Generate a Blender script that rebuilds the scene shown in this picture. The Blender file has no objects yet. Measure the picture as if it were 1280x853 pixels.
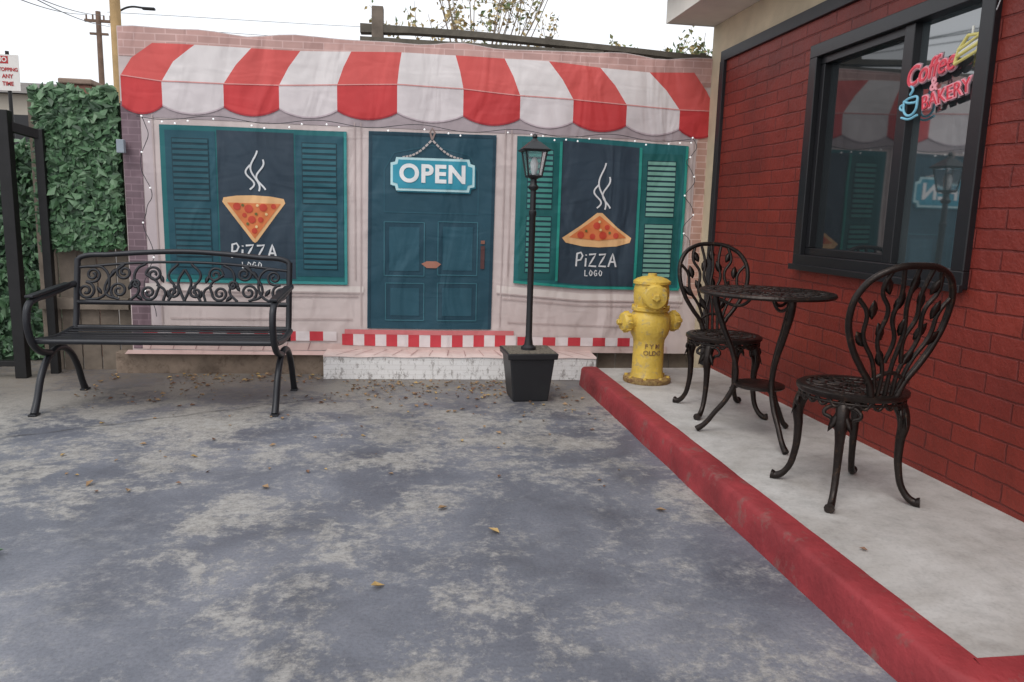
import bpy, bmesh, math, random
from mathutils import Vector, Matrix, noise
random.seed(7)
C=bpy.context; D=bpy.data
sc=C.scene
sc.view_settings.view_transform='Standard'
sc.view_settings.look='None'; sc.view_settings.exposure=0

# ------------------------------------------------------------------ materials
def nt(m):
    m.use_nodes=True; return m.node_tree.nodes, m.node_tree.links
def S(c):  # sRGB 0-255 -> linear
    def g(x):
        x/=255.; return x/12.92 if x<=.04045 else ((x+.055)/1.055)**2.4
    return tuple(g(x) for x in c)+(1,)
def coords(n,l,scale=(1,1,1),swap=None,rot=None):
    tc=n.new('ShaderNodeTexCoord')
    out=tc.outputs['Object']
    if swap:
        sp=n.new('ShaderNodeSeparateXYZ'); l.new(out,sp.inputs[0])
        cb=n.new('ShaderNodeCombineXYZ')
        for i,a in enumerate(swap):
            l.new(sp.outputs[a],cb.inputs[i])
        out=cb.outputs[0]
    if tuple(scale)==(1,1,1): return out
    mp=n.new('ShaderNodeMapping'); mp.inputs['Scale'].default_value=scale
    if rot: mp.inputs['Rotation'].default_value=rot
    l.new(out,mp.inputs[0]); return mp.outputs[0]
def noise_n(n,l,vec,scale,detail=3,rough=.6,dist=0):
    t=n.new('ShaderNodeTexNoise'); t.inputs['Scale'].default_value=scale
    t.inputs['Detail'].default_value=detail; t.inputs['Roughness'].default_value=rough
    t.inputs['Distortion'].default_value=dist
    l.new(vec,t.inputs['Vector']); return t.outputs['Fac']
def ramp(n,l,fac,stops):
    r=n.new('ShaderNodeValToRGB'); e=r.color_ramp.elements
    while len(e)<len(stops): e.new(.5)
    for i,(p,c) in enumerate(stops):
        e[i].position=p; e[i].color=c if len(c)==4 else tuple(c)+(1,)
    l.new(fac,r.inputs[0]); return r.outputs[0]
def mix(n,l,fac,a,b,mode='MIX'):
    m=n.new('ShaderNodeMix'); m.data_type='RGBA'; m.blend_type=mode
    for s,v in ((m.inputs[0],fac),(m.inputs[6],a),(m.inputs[7],b)):
        if isinstance(v,(int,float)): s.default_value=v
        elif isinstance(v,tuple): s.default_value=v
        else: l.new(v,s)
    return m.outputs[2]
def math_n(n,l,op,a,b):
    m=n.new('ShaderNodeMath'); m.operation=op
    for s,v in ((m.inputs[0],a),(m.inputs[1],b)):
        if isinstance(v,(int,float)): s.default_value=v
        else: l.new(v,s)
    return m.outputs[0]
def bump(n,l,h,strength,dist,bs,prev=None):
    b=n.new('ShaderNodeBump'); b.inputs['Strength'].default_value=strength
    b.inputs['Distance'].default_value=dist; l.new(h,b.inputs['Height'])
    if prev is not None: l.new(prev,b.inputs['Normal'])
    if bs is not None: l.new(b.outputs[0],bs.inputs['Normal'])
    return b.outputs[0]
def g(v): return (v,v,v,1)

def std(name,col,rough=.6,metal=0,var=.25,vscale=6,bmp=.2,bscale=60,bdist=.004,col2=None,w=(.45,.6),spec=.5):
    m=D.materials.new(name); n,l=nt(m); bs=n['Principled BSDF']
    v=coords(n,l)
    f=noise_n(n,l,v,vscale,3,.65)
    sh=ramp(n,l,f,[(.3,g(1-var)),(.7,g(1+var*.4))])
    c=mix(n,l,1.,col,sh,'MULTIPLY')
    if col2:
        f2=noise_n(n,l,v,vscale*2.3,5,.7,.3)
        k=ramp(n,l,f2,[(w[0],g(0)),(w[1],g(1))])
        c=mix(n,l,k,c,col2)
    l.new(c,bs.inputs['Base Color'])
    bs.inputs['Roughness'].default_value=rough; bs.inputs['Metallic'].default_value=metal
    bs.inputs['Specular IOR Level'].default_value=spec
    if bmp: bump(n,l,noise_n(n,l,v,bscale,2),bmp,bdist,bs)
    return m

FAB={}
def fab(col,brick=None):
    key=(tuple(col),brick)
    if key in FAB: return FAB[key]
    m=D.materials.new('fabric_print_%d'%len(FAB)); n,l=nt(m); bs=n['Principled BSDF']
    v=coords(n,l)
    c=S(col)
    if brick:
        vb=coords(n,l,(1,1,1),(0,2,1))
        b=n.new('ShaderNodeTexBrick'); l.new(vb,b.inputs['Vector'])
        b.inputs['Color1'].default_value=S(col); b.inputs['Color2'].default_value=S([x*.9 for x in col])
        b.inputs['Mortar'].default_value=S(brick)
        b.inputs['Scale'].default_value=1; b.inputs['Brick Width'].default_value=.14
        b.inputs['Row Height'].default_value=.048; b.inputs['Mortar Size'].default_value=.005
        b.inputs['Mortar Smooth'].default_value=.8
        c=b.outputs[0]
    f=noise_n(n,l,coords(n,l,(1,1,.6)),4,4,.6)
    c=mix(n,l,1.,c,ramp(n,l,f,[(.3,g(.87)),(.7,g(1.04))]),'MULTIPLY')
    l.new(c,bs.inputs['Base Color'])
    bs.inputs['Roughness'].default_value=.55; bs.inputs['Specular IOR Level'].default_value=.4
    n1=noise_n(n,l,coords(n,l,(1.5,1,.6)),2.8,2,.42,1.0)
    p=bump(n,l,n1,.6,.065,None)
    n2=noise_n(n,l,coords(n,l,(.7,1,2.2),None,(0,.5,0)),4.0,1,.45,1.2)
    bump(n,l,n2,.22,.022,bs,p)
    FAB[key]=m; return m

# ------------------------------------------------------------------ object helpers
def link(o,parent=None):
    C.collection.objects.link(o)
    if parent: o.parent=parent
    return o
def empty(name,loc=(0,0,0),rz=0):
    o=D.objects.new(name,None); o.location=loc; o.rotation_euler=(0,0,rz); o.empty_display_size=.1
    return link(o)
def mesh(name,verts,faces,mat,parent=None,smooth=False):
    me=D.meshes.new(name); me.from_pydata([tuple(v) for v in verts],[],faces); me.update()
    if mat:
        for mm in (mat if isinstance(mat,list) else [mat]): me.materials.append(mm)
    if smooth:
        for p in me.polygons: p.use_smooth=True
    return link(D.objects.new(name,me),parent)
def bevel(o,w,seg=2):
    b=o.modifiers.new('bev','BEVEL'); b.width=w; b.segments=seg; b.limit_method='ANGLE'; return o
def box(name,x0,x1,y0,y1,z0,z1,mat,parent=None,bev=0):
    v=[(x,y,z) for z in (z0,z1) for y in (y0,y1) for x in (x0,x1)]
    f=[(0,2,3,1),(4,5,7,6),(0,1,5,4),(2,6,7,3),(0,4,6,2),(1,3,7,5)]
    o=mesh(name,v,f,mat,parent)
    if bev: bevel(o,bev)
    return o
def frust(name,cx,cy,z0,w0,z1,w1,mat,parent=None,bev=0):
    v=[]
    for z,w in ((z0,w0/2),(z1,w1/2)):
        v+=[(cx-w,cy-w,z),(cx+w,cy-w,z),(cx+w,cy+w,z),(cx-w,cy+w,z)]
    f=[(3,2,1,0),(4,5,6,7),(0,1,5,4),(1,2,6,5),(2,3,7,6),(3,0,4,7)]
    o=mesh(name,v,f,mat,parent)
    if bev: bevel(o,bev)
    return o
def tubes(name,lines,r,mat,parent=None,smooth=True,res=3,u=6):
    """lines: list of point lists; a point = (x,y,z) or (x,y,z,radius factor)"""
    cu=D.curves.new(name,'CURVE'); cu.dimensions='3D'; cu.bevel_depth=r; cu.bevel_resolution=res
    cu.use_fill_caps=True; cu.resolution_u=u
    for pts in lines:
        cyc=False
        if isinstance(pts,tuple): pts,cyc=pts
        if smooth:
            s=cu.splines.new('BEZIER'); s.bezier_points.add(len(pts)-1)
            for b,p in zip(s.bezier_points,pts):
                b.co=p[:3]; b.handle_left_type=b.handle_right_type='AUTO'
                if len(p)>3: b.radius=p[3]
        else:
            s=cu.splines.new('POLY'); s.points.add(len(pts)-1)
            for b,p in zip(s.points,pts):
                b.co=(*p[:3],1)
                if len(p)>3: b.radius=p[3]
        s.use_cyclic_u=cyc
    cu.materials.append(mat)
    return link(D.objects.new(name,cu),parent)
def lathe(name,prof,mat,parent=None,seg=32,M=None,smooth=True,sc2=(1,1)):
    v=[];f=[]
    for r,z in prof:
        for i in range(seg):
            a=2*math.pi*i/seg; p=Vector((r*math.cos(a)*sc2[0],r*math.sin(a)*sc2[1],z))
            v.append(M@p if M else p)
    k=len(prof)
    for j in range(k-1):
        for i in range(seg):
            a=j*seg+i;b=j*seg+(i+1)%seg
            f.append((a,b,b+seg,a+seg))
    f.append(tuple(range(seg-1,-1,-1))); f.append(tuple((k-1)*seg+i for i in range(seg)))
    o=mesh(name,v,f,mat,parent,smooth)
    if smooth:
        e=o.modifiers.new('es','EDGE_SPLIT'); e.split_angle=math.radians(40)
    return o
def text_mesh(body,size,shear=0,offset=0,extrude=0,space=1):
    cu=D.curves.new('t','FONT'); cu.body=body; cu.size=size; cu.shear=shear; cu.offset=offset
    cu.extrude=extrude; cu.align_x='CENTER'; cu.align_y='CENTER'; cu.space_character=space
    o=D.objects.new('t',cu); C.collection.objects.link(o)
    C.view_layer.update()
    dg=C.evaluated_depsgraph_get(); me=D.meshes.new_from_object(o.evaluated_get(dg))
    D.objects.remove(o); return me

# ------------------------------------------------------------------ world & light
w=D.worlds.new('World'); sc.world=w; w.use_nodes=True
n,l=w.node_tree.nodes,w.node_tree.links
bg=n['Background']
sky=n.new('ShaderNodeTexSky'); sky.sky_type='NISHITA'; sky.sun_disc=False
SE,SA=math.radians(52),math.radians(215)   # azimuth clockwise from +Y
sky.sun_elevation=SE; sky.sun_rotation=SA; sky.dust_density=4; sky.air_density=1.2
hs=n.new('ShaderNodeHueSaturation'); hs.inputs['Saturation'].default_value=.35; l.new(sky.outputs[0],hs.inputs['Color'])
m=mix(n,l,.82,hs.outputs[0],(8.7,8.95,9.35,1))
l.new(m,bg.inputs['Color']); bg.inputs['Strength'].default_value=.142
L=D.lights.new('sun','SUN'); L.energy=1.05; L.angle=math.radians(26); L.color=(1,.965,.91)
lo=link(D.objects.new('sun',L))
sd=Vector((math.sin(SA)*math.cos(SE),math.cos(SA)*math.cos(SE),math.sin(SE)))
lo.rotation_euler=(-sd).to_track_quat('-Z','Y').to_euler(); lo.location=sd*30

# ------------------------------------------------------------------ camera
p,y,r=.1626,.1550,.0276
F=Vector((math.cos(p)*math.sin(y),math.cos(p)*math.cos(y),-math.sin(p)))
R0=Vector((math.cos(y),-math.sin(y),0)); U0=R0.cross(F)
Rr=R0*math.cos(r)+U0*math.sin(r); U=-R0*math.sin(r)+U0*math.cos(r)
cam=D.cameras.new('camera'); cam.lens=957.2*36/1280; cam.sensor_width=36; cam.clip_end=2000; cam.clip_start=.02
co=link(D.objects.new('camera',cam))
co.matrix_world=Matrix(((Rr.x,U.x,-F.x,0),(Rr.y,U.y,-F.y,0),(Rr.z,U.z,-F.z,1.2),(0,0,0,1)))
sc.camera=co

# ------------------------------------------------------------------ ground
def ground_mat():
    m=D.materials.new('worn_painted_concrete'); n,l=nt(m); bs=n['Principled BSDF']
    v=coords(n,l)
    big=noise_n(n,l,v,.7,2,.55,.6)
    med=noise_n(n,l,v,2.6,8,.76,.35)
    fine=noise_n(n,l,v,19,6,.8)
    soft=noise_n(n,l,v,1.6,4,.6,.8)
    vf=noise_n(n,l,v,80,2,.7)
    paint=ramp(n,l,soft,[(.3,S((86,88,97))),(.5,S((103,106,115))),(.7,S((122,124,132)))])
    worn=ramp(n,l,fine,[(.3,S((132,128,121))),(.5,S((157,153,146))),(.7,S((184,180,173)))])
    sp=n.new('ShaderNodeSeparateXYZ'); l.new(v,sp.inputs[0])
    s=math_n(n,l,'ADD',math_n(n,l,'MULTIPLY',big,.8),math_n(n,l,'MULTIPLY',med,1.0))
    s=math_n(n,l,'ADD',s,math_n(n,l,'MULTIPLY',fine,.45))
    mr=n.new('ShaderNodeMapRange'); l.new(sp.outputs[1],mr.inputs[0])
    mr.inputs[1].default_value=2.8; mr.inputs[2].default_value=4.3; mr.inputs[3].default_value=0; mr.inputs[4].default_value=.08
    s=math_n(n,l,'ADD',s,mr.outputs[0])
    mr=n.new('ShaderNodeMapRange'); l.new(sp.outputs[0],mr.inputs[0])
    mr.inputs[1].default_value=.1; mr.inputs[2].default_value=1.1; mr.inputs[3].default_value=0; mr.inputs[4].default_value=.045
    s=math_n(n,l,'ADD',s,mr.outputs[0])
    s=math_n(n,l,'SUBTRACT',s,.5)
    k=ramp(n,l,s,[(.64,g(0)),(.70,g(.3)),(.74,g(.65)),(.86,g(.9))])
    c=mix(n,l,k,paint,worn)
    # scuffed chalky film over the paint
    k2=ramp(n,l,math_n(n,l,'ADD',math_n(n,l,'MULTIPLY',fine,.55),math_n(n,l,'MULTIPLY',med,.45)),[(.49,g(0)),(.57,g(.3)),(.7,g(.65))])
    c=mix(n,l,k2,c,S((152,151,151)))
    st=noise_n(n,l,v,1.3,4,.65,1)
    c=mix(n,l,1.,c,ramp(n,l,st,[(.3,g(.76)),(.47,g(1)),(.7,g(1.05))]),'MULTIPLY')
    c=mix(n,l,1.,c,ramp(n,l,vf,[(.3,g(.8)),(.52,g(1)),(.75,g(1.1))]),'MULTIPLY')
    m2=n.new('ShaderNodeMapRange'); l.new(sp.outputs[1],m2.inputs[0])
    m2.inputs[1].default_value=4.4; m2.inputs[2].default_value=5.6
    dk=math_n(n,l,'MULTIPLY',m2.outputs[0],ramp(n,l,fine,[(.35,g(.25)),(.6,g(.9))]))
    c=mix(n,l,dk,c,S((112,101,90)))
    l.new(c,bs.inputs['Base Color'])
    rr=ramp(n,l,med,[(.3,g(.45)),(.7,g(.75))]); l.new(rr,bs.inputs['Roughness'])
    b1=bump(n,l,vf,.3,.004,None)
    bump(n,l,k,.4,.003,bs,b1)
    return m
mesh('ground',[(-300,-300,0),(300,-300,0),(300,300,0),(-300,300,0)],[(0,1,2,3)],ground_mat())
# hairline joint in the concrete
M_joint=std('joint_dirt',S((78,76,76)),.9,0,.3,20,0)
jv=[];jf=[]
for i in range(40):
    t=i/39; x=-3.5+3.1*t; yy=3.35+1.62*t+.012*math.sin(i*1.7); w_=.003+.002*math.sin(i*2.9)
    jv+=[(x,yy-w_,.004),(x,yy+w_,.004)]
for i in range(39): jf.append((2*i,2*i+2,2*i+3,2*i+1))
mesh('ground_joint',jv,jf,M_joint)

# ------------------------------------------------------------------ platform (pavement) and kerb
def slab_mat():
    m=D.materials.new('pale_concrete'); n,l=nt(m); bs=n['Principled BSDF']
    v=coords(n,l)
    a=noise_n(n,l,v,1.8,5,.7,.6); b=noise_n(n,l,v,9,5,.75); f=noise_n(n,l,v,80,2)
    c=ramp(n,l,a,[(.3,S((156,151,145))),(.5,S((181,178,174))),(.7,S((200,198,195)))])
    c=mix(n,l,1.,c,ramp(n,l,b,[(.3,g(.80)),(.52,g(1)),(.75,g(1.04))]),'MULTIPLY')
    c=mix(n,l,1.,c,ramp(n,l,f,[(.25,g(.86)),(.5,g(1))]),'MULTIPLY')
    l.new(c,bs.inputs['Base Color']); bs.inputs['Roughness'].default_value=.7
    bump(n,l,f,.2,.003,bs); return m
M_slab=slab_mat()
M_kerb=std('red_kerb_paint',S((146,52,56)),.65,0,.35,4,.5,38,.008,S((128,84,80)),(.56,.70),.35)
plat=empty('sidewalk')
mesh('slab',[(1.44,1.58,0),(2.33,1.58,0),(2.33,5.27,0),(1.44,5.27,0),(1.44,1.58,.128),(2.33,1.58,.128),(2.33,5.27,.128),(1.44,5.27,.128)],
     [(4,5,6,7),(0,1,5,4),(2,3,7,6),(3,0,4,7)],M_slab,plat)
def kerb():
    prof=[(0.0,0),(.006,.06),(.012,.115),(.022,.129),(.035,.133),(.085,.134),(.125,.132),(.132,.0)]
    path=[]
    NN=130
    for i in range(NN): path.append((1.33,5.30-i*(5.30-1.56)/(NN-1),0))
    cx,cy,R=1.33+.11,1.56,.11
    for i in range(1,9):
        a=math.radians(180+90*i/8); path.append((cx+R*math.cos(a),cy+R*math.sin(a),0))
    for i in range(1,30): path.append((cx+i*.03,1.45,0))
    vs=[];fs=[]
    for i,pt in enumerate(path):
        a=Vector(path[max(0,i-1)]);b=Vector(path[min(len(path)-1,i+1)]);t=(b-a).normalized()
        nrm=Vector((-t.y,t.x,0))
        for o,z in prof:
            j=.005*noise.noise(Vector((pt[0]*3,pt[1]*3,z*20+o*30)))+.0025*noise.noise(Vector((pt[0]*19,pt[1]*19,z*60+o*60)))
            q=Vector(pt)+nrm*(o+j*(o<.12)); vs.append((q.x,q.y,z+j*.7*(z>0)))
    k=len(prof)
    for i in range(len(path)-1):
        for j in range(k-1):
            a=i*k+j; fs.append((a,a+1,a+1+k,a+k))
    fs.append(tuple(range(k))); fs.append(tuple((len(path)-1)*k+j for j in range(k-1,-1,-1)))
    o=mesh('kerb',vs,fs,M_kerb,plat,True)
    e=o.modifiers.new('es','EDGE_SPLIT'); e.split_angle=math.radians(60)
kerb()

# ------------------------------------------------------------------ banner wall (local frame)
KA=-math.atan(.0442)
bw=empty('printed_pizza_shop_banner',(0,5.74,0),KA)
LS=.0028
def disp(s,z):
    d=.020*noise.noise(Vector((s*1.1,z*.6,3.1)))+.009*noise.noise(Vector((s*2.6,z*1.1,7.7)))
    d+=.007*math.sin(s*5.2+z*1.3+.8*math.sin(z*2))
    d+=.004*math.sin(s*17+1.5*math.sin(z*1.7+s))*max(0,(z-1.2))*.8*(.5+noise.noise(Vector((s*.9,2.2,1))))
    d+=.005*math.sin((s*.8+z*1.6)*7)*max(0,noise.noise(Vector((s*.8+4,z*.8,9))))*1.6
    edge=max(0,.5-z); d+=.02*edge*math.sin(s*4.1)
    return d+.026
def sheet(name,pts,layer,mat,L=.05,extra=None):
    bm=bmesh.new()
    vs=[bm.verts.new((a,0,b)) for a,b in pts]
    fc=bm.faces.new(vs); fc.normal_update()
    if fc.normal.y>0: fc.normal_flip()
    bmesh.ops.triangulate(bm,faces=bm.faces[:])
    for it in range(9):
        es=[e for e in bm.edges if e.calc_length()>L]
        if not es: break
        bmesh.ops.subdivide_edges(bm,edges=es,cuts=1)
        bmesh.ops.triangulate(bm,faces=[f for f in bm.faces if len(f.verts)>3])
    for v in bm.verts:
        v.co.y=-(disp(v.co.x,v.co.z)+layer*LS)
    me=D.meshes.new(name); bm.to_mesh(me); bm.free(); me.materials.append(mat)
    for q in me.polygons: q.use_smooth=True
    return link(D.objects.new(name,me),bw)
def rect(name,x0,x1,z0,z1,layer,mat): return sheet(name,[(x0,z0),(x1,z0),(x1,z1),(x0,z1)],layer,mat)
def ribbon(name,lines,width,layer,mat,y_extra=0):
    vs=[];fs=[]
    for pts in lines:
        P=[]
        for i in range(len(pts)-1):
            a=Vector(pts[i]);b=Vector(pts[i+1]); k=max(1,int((b-a).length/.03))
            for j in range(k): P.append(a.lerp(b,j/k))
        P.append(Vector(pts[-1]))
        b0=len(vs); N=len(P)
        for i,q in enumerate(P):
            t=(P[min(N-1,i+1)]-P[max(0,i-1)]).normalized(); nn=Vector((-t.y,t.x))*width/2
            for sgn in (1,-1):
                e=q+nn*sgn; vs.append((e.x,-(disp(e.x,e.y)+layer*LS),e.y))
        for i in range(N-1):
            a=b0+2*i; fs.append((a,a+1,a+3,a+2))
    return mesh(name,vs,fs,mat,bw)
def wtext(name,body,cx,cz,size,layer,mat,sx=1,shear=0,off=0,space=1):
    me=text_mesh(body,size,shear,off,0,space)
    for v in me.vertices:
        s=cx+v.co.x*sx; z=cz+v.co.y
        v.co=(s,-(disp(s,z)+layer*LS),z)
    me.materials.clear(); me.materials.append(mat)
    return link(D.objects.new(name,me),bw)

WALLC=(210,195,192); TEAL=(34,106,110); PANE=(48,64,78); SH=(34,82,96)
f_wall=fab(WALLC)
top=[(-1.86+ i*(4.27/40), 2.385+.010*math.sin(i*.65)+(.007*math.cos(i*1.15))+.006*abs(math.sin(i*.8))-(.0004*i)) for i in range(41)]
sheet('cloth',[(-1.87,.165),(-.9,.16),(.6,.17),(2.42,.17)]+top[::-1],0,f_wall,.05)
fb_p=fab((208,166,158),(218,184,178)); fb_l=fab((124,102,110),(142,120,128)); fb_r=fab((200,158,144),(216,188,178))
sheet('brick_band',[(-1.855,2.20),(2.40,2.17)]+[(a-(.0 if 0<i<40 else 0.005*(1 if i else -1)),b-.006) for i,(a,b) in enumerate(top)][::-1],1,fb_p,.06)
rect('brick_column_1',-1.862,-1.735,.175,1.9,1,fb_l)
sheet('brick_column_2',[(2.22,.6),(2.40,.62),(2.405,2.1),(2.24,2.1)],1,fb_r)
sheet('cream_panel',[(-1.73,.165),(-1.66,.165),(-1.66,1.9),(-1.73,1.9)],1,fab((198,184,186)))
# awning
T=[(-1.63,2.29),(-1.35,2.29),(-.98,2.29),(-.65,2.29),(-.30,2.30),(.05,2.31),(.43,2.31),(.78,2.305),(1.10,2.30),(1.48,2.275),(1.85,2.26),(2.18,2.27)]
Fd=[(-1.85,2.07),(-1.58,2.04),(-1.17,2.04),(-.80,2.05),(-.40,2.07),(.02,2.09),(.49,2.08),(.90,2.05),(1.29,2.04),(1.69,2.02),(2.09,2.00),(2.37,2.00)]
Bz=[1.835,1.81,1.83,1.85,1.86,1.87,1.85,1.84,1.82,1.82,1.81]
RED=(216,92,88); REDD=(202,62,64); WHT=(230,223,222); WHD=(220,211,212)
awn=[]
# scallop end heights follow one continuous line, bellies hang below it
EZ=[1.875+(.035*math.sin(math.pi*i/11))-.02*i/11 for i in range(12)]
for i in range(11):
    c1,c2=(RED,REDD) if i%2==0 else (WHT,WHD)
    a,b=T[i],T[i+1]; c,d=Fd[i+1],Fd[i]
    m1=((a[0]*.45+d[0]*.55)-.02*(i<2),(a[1]*.45+d[1]*.55)+.02); m2=((b[0]*.45+c[0]*.55)-.02*(i<1),(b[1]*.45+c[1]*.55)+.02)
    sheet('awning_stripe_%d'%i,[a,m1,d,c,m2,b][::1],2,fab(c1))
    e=[]
    for j in range(11):
        t=j/10; e.append((d[0]*(1-t)+c[0]*t,EZ[i]*(1-t)+EZ[i+1]*t-.055*math.sin(math.pi*t)**.8))
    sheet('awning_valance_%d'%i,[d]+e+[c],2,fab(c2))
    awn+= [e]
ribbon('awning_fold',[[(x,z+.003) for x,z in Fd]],.007,3.2,fab((222,152,148)))
ribbon('awning_trim',[[ (q[0],q[1]) for q in e] for i,e in enumerate(awn) if i%2==0],.012,3.2,fab((170,46,54)))
ribbon('awning_trim_pale',[[ (q[0],q[1]) for q in e] for i,e in enumerate(awn) if i%2==1],.010,3.2,fab((196,180,186)))
f_shade=fab((172,158,162))
sheet('valance_shade',[(-1.73,1.80),(-1.73,1.9),(2.22,1.90),(2.22,1.78)],1.2,f_shade)  # shade under the valance, put into the print as a darker band
def shutter(nm,x0,x1,z0,z1,colf,cols,sk=0):
    sheet(nm+'_frame',[(x0,z0),(x1,z0+sk),(x1,z1+sk),(x0,z1)],4,fab(colf))
    for k,(a,b) in enumerate(((z0+.05,(z0+z1)/2-.03),((z0+z1)/2+.02,z1-.05))):
        sheet(nm+'_inner_%d'%k,[(x0+.045,a),(x1-.045,a+sk),(x1-.045,b+sk),(x0+.045,b)],5,fab((26,58,70)))
        N=11; L1=[];
        for i in range(N):
            z=a+(i+.5)*(b-a)/N; L1.append([(x0+.05,z),(x1-.05,z+sk)])
        ribbon(nm+'_slats_%d'%k,L1,.024,6,fab(cols))
def arr_frame(nm,pts,wd,layer,mat): ribbon(nm,[[pts[i],pts[(i+1)%len(pts)]] for i in range(len(pts))],wd,layer,mat)
rect('window_a',-1.61,-.335,.665,1.755,3,fab(TEAL))
rect('window_a_glass',-1.225,-.705,.70,1.73,4,fab(PANE))
shutter('shutter_a',-1.575,-1.235,.72,1.72,SH,(40,88,100))
shutter('shutter_b',-.695,-.36,.72,1.72,SH,(44,98,110))
ribbon('window_a_edge',[[(-1.61,.675),(-.335,.675)],[(-.345,.67),(-.345,1.75)]],.02,7,fab((60,146,146)))
sheet('window_b',[(.885,.70),(1.4,.665),(2.16,.665),(2.17,1.745),(1.5,1.77),(.885,1.77)],3,fab(TEAL))
sheet('window_b_glass',[(1.22,.71),(1.5,.69),(1.80,.69),(1.80,1.72),(1.22,1.75)],4,fab(PANE))
shutter('shutter_c',.92,1.20,.73,1.73,(26,96,96),(72,144,136))
shutter('shutter_d',1.82,2.13,.71,1.68,(26,96,96),(120,170,156))
ribbon('window_b_edge',[[(.885,.71),(1.4,.675),(2.16,.675)],[(2.155,.68),(2.16,1.74)],[(1.812,.69),(1.812,1.72)],[(1.208,.72),(1.208,1.74)]],.02,7,fab((40,146,134)))
pale=fab((224,213,208)); mid=fab((192,175,172))
sheet('sill_a',[(-1.76,.60),(-.22,.61),(-.22,.655),(-1.76,.65)],2,pale)
ribbon('sill_a_line',[[(-1.76,.60),(-.22,.605)],[(-1.70,.575),(-.26,.58)]],.010,3,mid)
sheet('sill_b',[(.76,.62),(1.4,.575),(2.2,.575),(2.2,.625),(1.4,.63),(.76,.68)],2,pale)
ribbon('sill_b_line',[[(.76,.62),(1.4,.575),(2.2,.575)],[(.8,.58),(1.4,.54),(2.18,.54)],[(.85,.40),(2.1,.37)]],.010,3,mid)
ribbon('mouldings',[[(-.24,.36),(-.235,1.82)],[(-.28,.7),(-.28,1.82)],[(.79,.36),(.80,1.82)],[(.84,.75),(.845,1.82)],[(-1.655,.36),(-1.655,1.82)],[(-1.6,.40),(-.3,.41)],[(2.2,.66),(2.21,1.8)]],.009,3,mid)
# door
DC=(36,76,92)
sheet('door',[(-.195,.345),(.725,.345),(.735,1.77),(-.18,1.765)],3,fab(DC))
ribbon('door_edge',[[(-.18,.35),(-.165,1.755)],[(.71,.35),(.72,1.76)],[(-.165,1.75),(.72,1.755)]],.018,4,fab((26,60,76)))
for k,(a,b,c,d) in enumerate(((-.07,.22,.74,1.13),(.32,.61,.75,1.14),(-.06,.22,.41,.685),(.32,.61,.41,.69))):
    rect('door_panel_%d'%k,a,b,c,d,4,fab((31,68,84)))
    rect('door_panel_in_%d'%k,a+.035,b-.035,c+.035,d-.035,5,fab((40,84,100)))
    arr_frame('door_panel_edge_%d'%k,[(a,c),(b,c),(b,d),(a,d)],.008,5,fab((56,106,120)))
ribbon('door_arch',[[(-.07,1.2),(-.07,1.5),(0,1.62),(.27,1.68),(.54,1.62),(.61,1.5),(.61,1.2),(-.07,1.2)]],.008,4,fab((42,88,104)))
sheet('mail_slot',[(.20,.83),(.24,.80),(.31,.80),(.345,.83),(.31,.85),(.24,.85)],6,fab((170,116,98)))
ribbon('door_handle',[[(.65,.80),(.65,.97)]],.03,6,fab((90,58,58)))
ribbon('door_lock',[[(.65,.985),(.65,1.01)]],.03,6,fab((140,96,82)))
# open sign print
def rr(x0,x1,z0,z1,c):
    return [(x0+c,z0),(x1-c,z0),(x1-c*.8,z0+c*.8),(x1,z0+c),(x1,z1-c),(x1-c*.8,z1-c*.8),(x1-c,z1),(x0+c,z1),(x0+c*.8,z1-c*.8),(x0,z1-c),(x0,z0+c),(x0+c*.8,z0+c*.8)]
sheet('open_sign_shadow',rr(-.015,.59,1.345,1.575,.04),7,fab((30,110,130)))
sheet('open_sign_edge',rr(-.025,.58,1.355,1.59,.04),8,fab((190,226,230)))
sheet('open_sign_face',rr(-.008,.563,1.372,1.573,.04),9,fab((56,152,176)))
wtext('open_lettering','OPEN',.278,1.473,.175,10.5,fab((240,240,240)),1.0,0,.006,1.1)
ch=[]
for (a,b) in (((.06,1.59),(.27,1.72)),((.49,1.59),(.27,1.72))):
    N=9
    for i in range(N):
        t0=i/N;t1=(i+.75)/N
        sag=lambda t:-.03*math.sin(math.pi*t)
        ch.append([(a[0]+(b[0]-a[0])*t0,a[1]+(b[1]-a[1])*t0+sag(t0)),(a[0]+(b[0]-a[0])*t1,a[1]+(b[1]-a[1])*t1+sag(t1))])
ribbon('sign_chain',ch,.014,7,fab((190,180,176)))
ribbon('sign_hook',[[(.27,1.72),(.255,1.77),(.27,1.80),(.29,1.77),(.27,1.72)]],.014,8,fab((150,130,124)))
# pizza prints
PZ=(220,126,74); CR=(236,188,134); TM=(200,72,52)
sheet('pizza_crust_a',[(-1.20,1.24),(-1.19,1.27),(-1.1,1.285),(-.99,1.29),(-.87,1.285),(-.78,1.27),(-.77,1.24),(-.97,.965),(-.985,.955),(-1.0,.965)],5,fab(CR))
sheet('pizza_slice_a',[(-1.165,1.235),(-.80,1.235),(-.985,.985)],6,fab(PZ))
def disc(nm,x,z,r,layer,col): sheet(nm,[(x+r*math.cos(i*math.pi/5),z+r*math.sin(i*math.pi/5)) for i in range(10)],layer,fab(col))
for i,(a,b,rr_) in enumerate(((-1.10,1.21,.027),(-1.02,1.195,.03),(-.92,1.205,.028),(-.85,1.215,.018),(-1.0,1.12,.027),(-.94,1.12,.02),(-.985,1.04,.02),(-1.05,1.15,.016))): disc('pepperoni_%d'%i,a,b,rr_,7,TM)
for i,(a,b) in enumerate(((-1.06,1.22),(-.96,1.22),(-.97,1.16),(-.9,1.16),(-1.03,1.09),(-.97,1.07))): disc('topping_%d'%i,a,b,.010,7.8,(236,206,150) if i%2 else (110,110,60))
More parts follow.
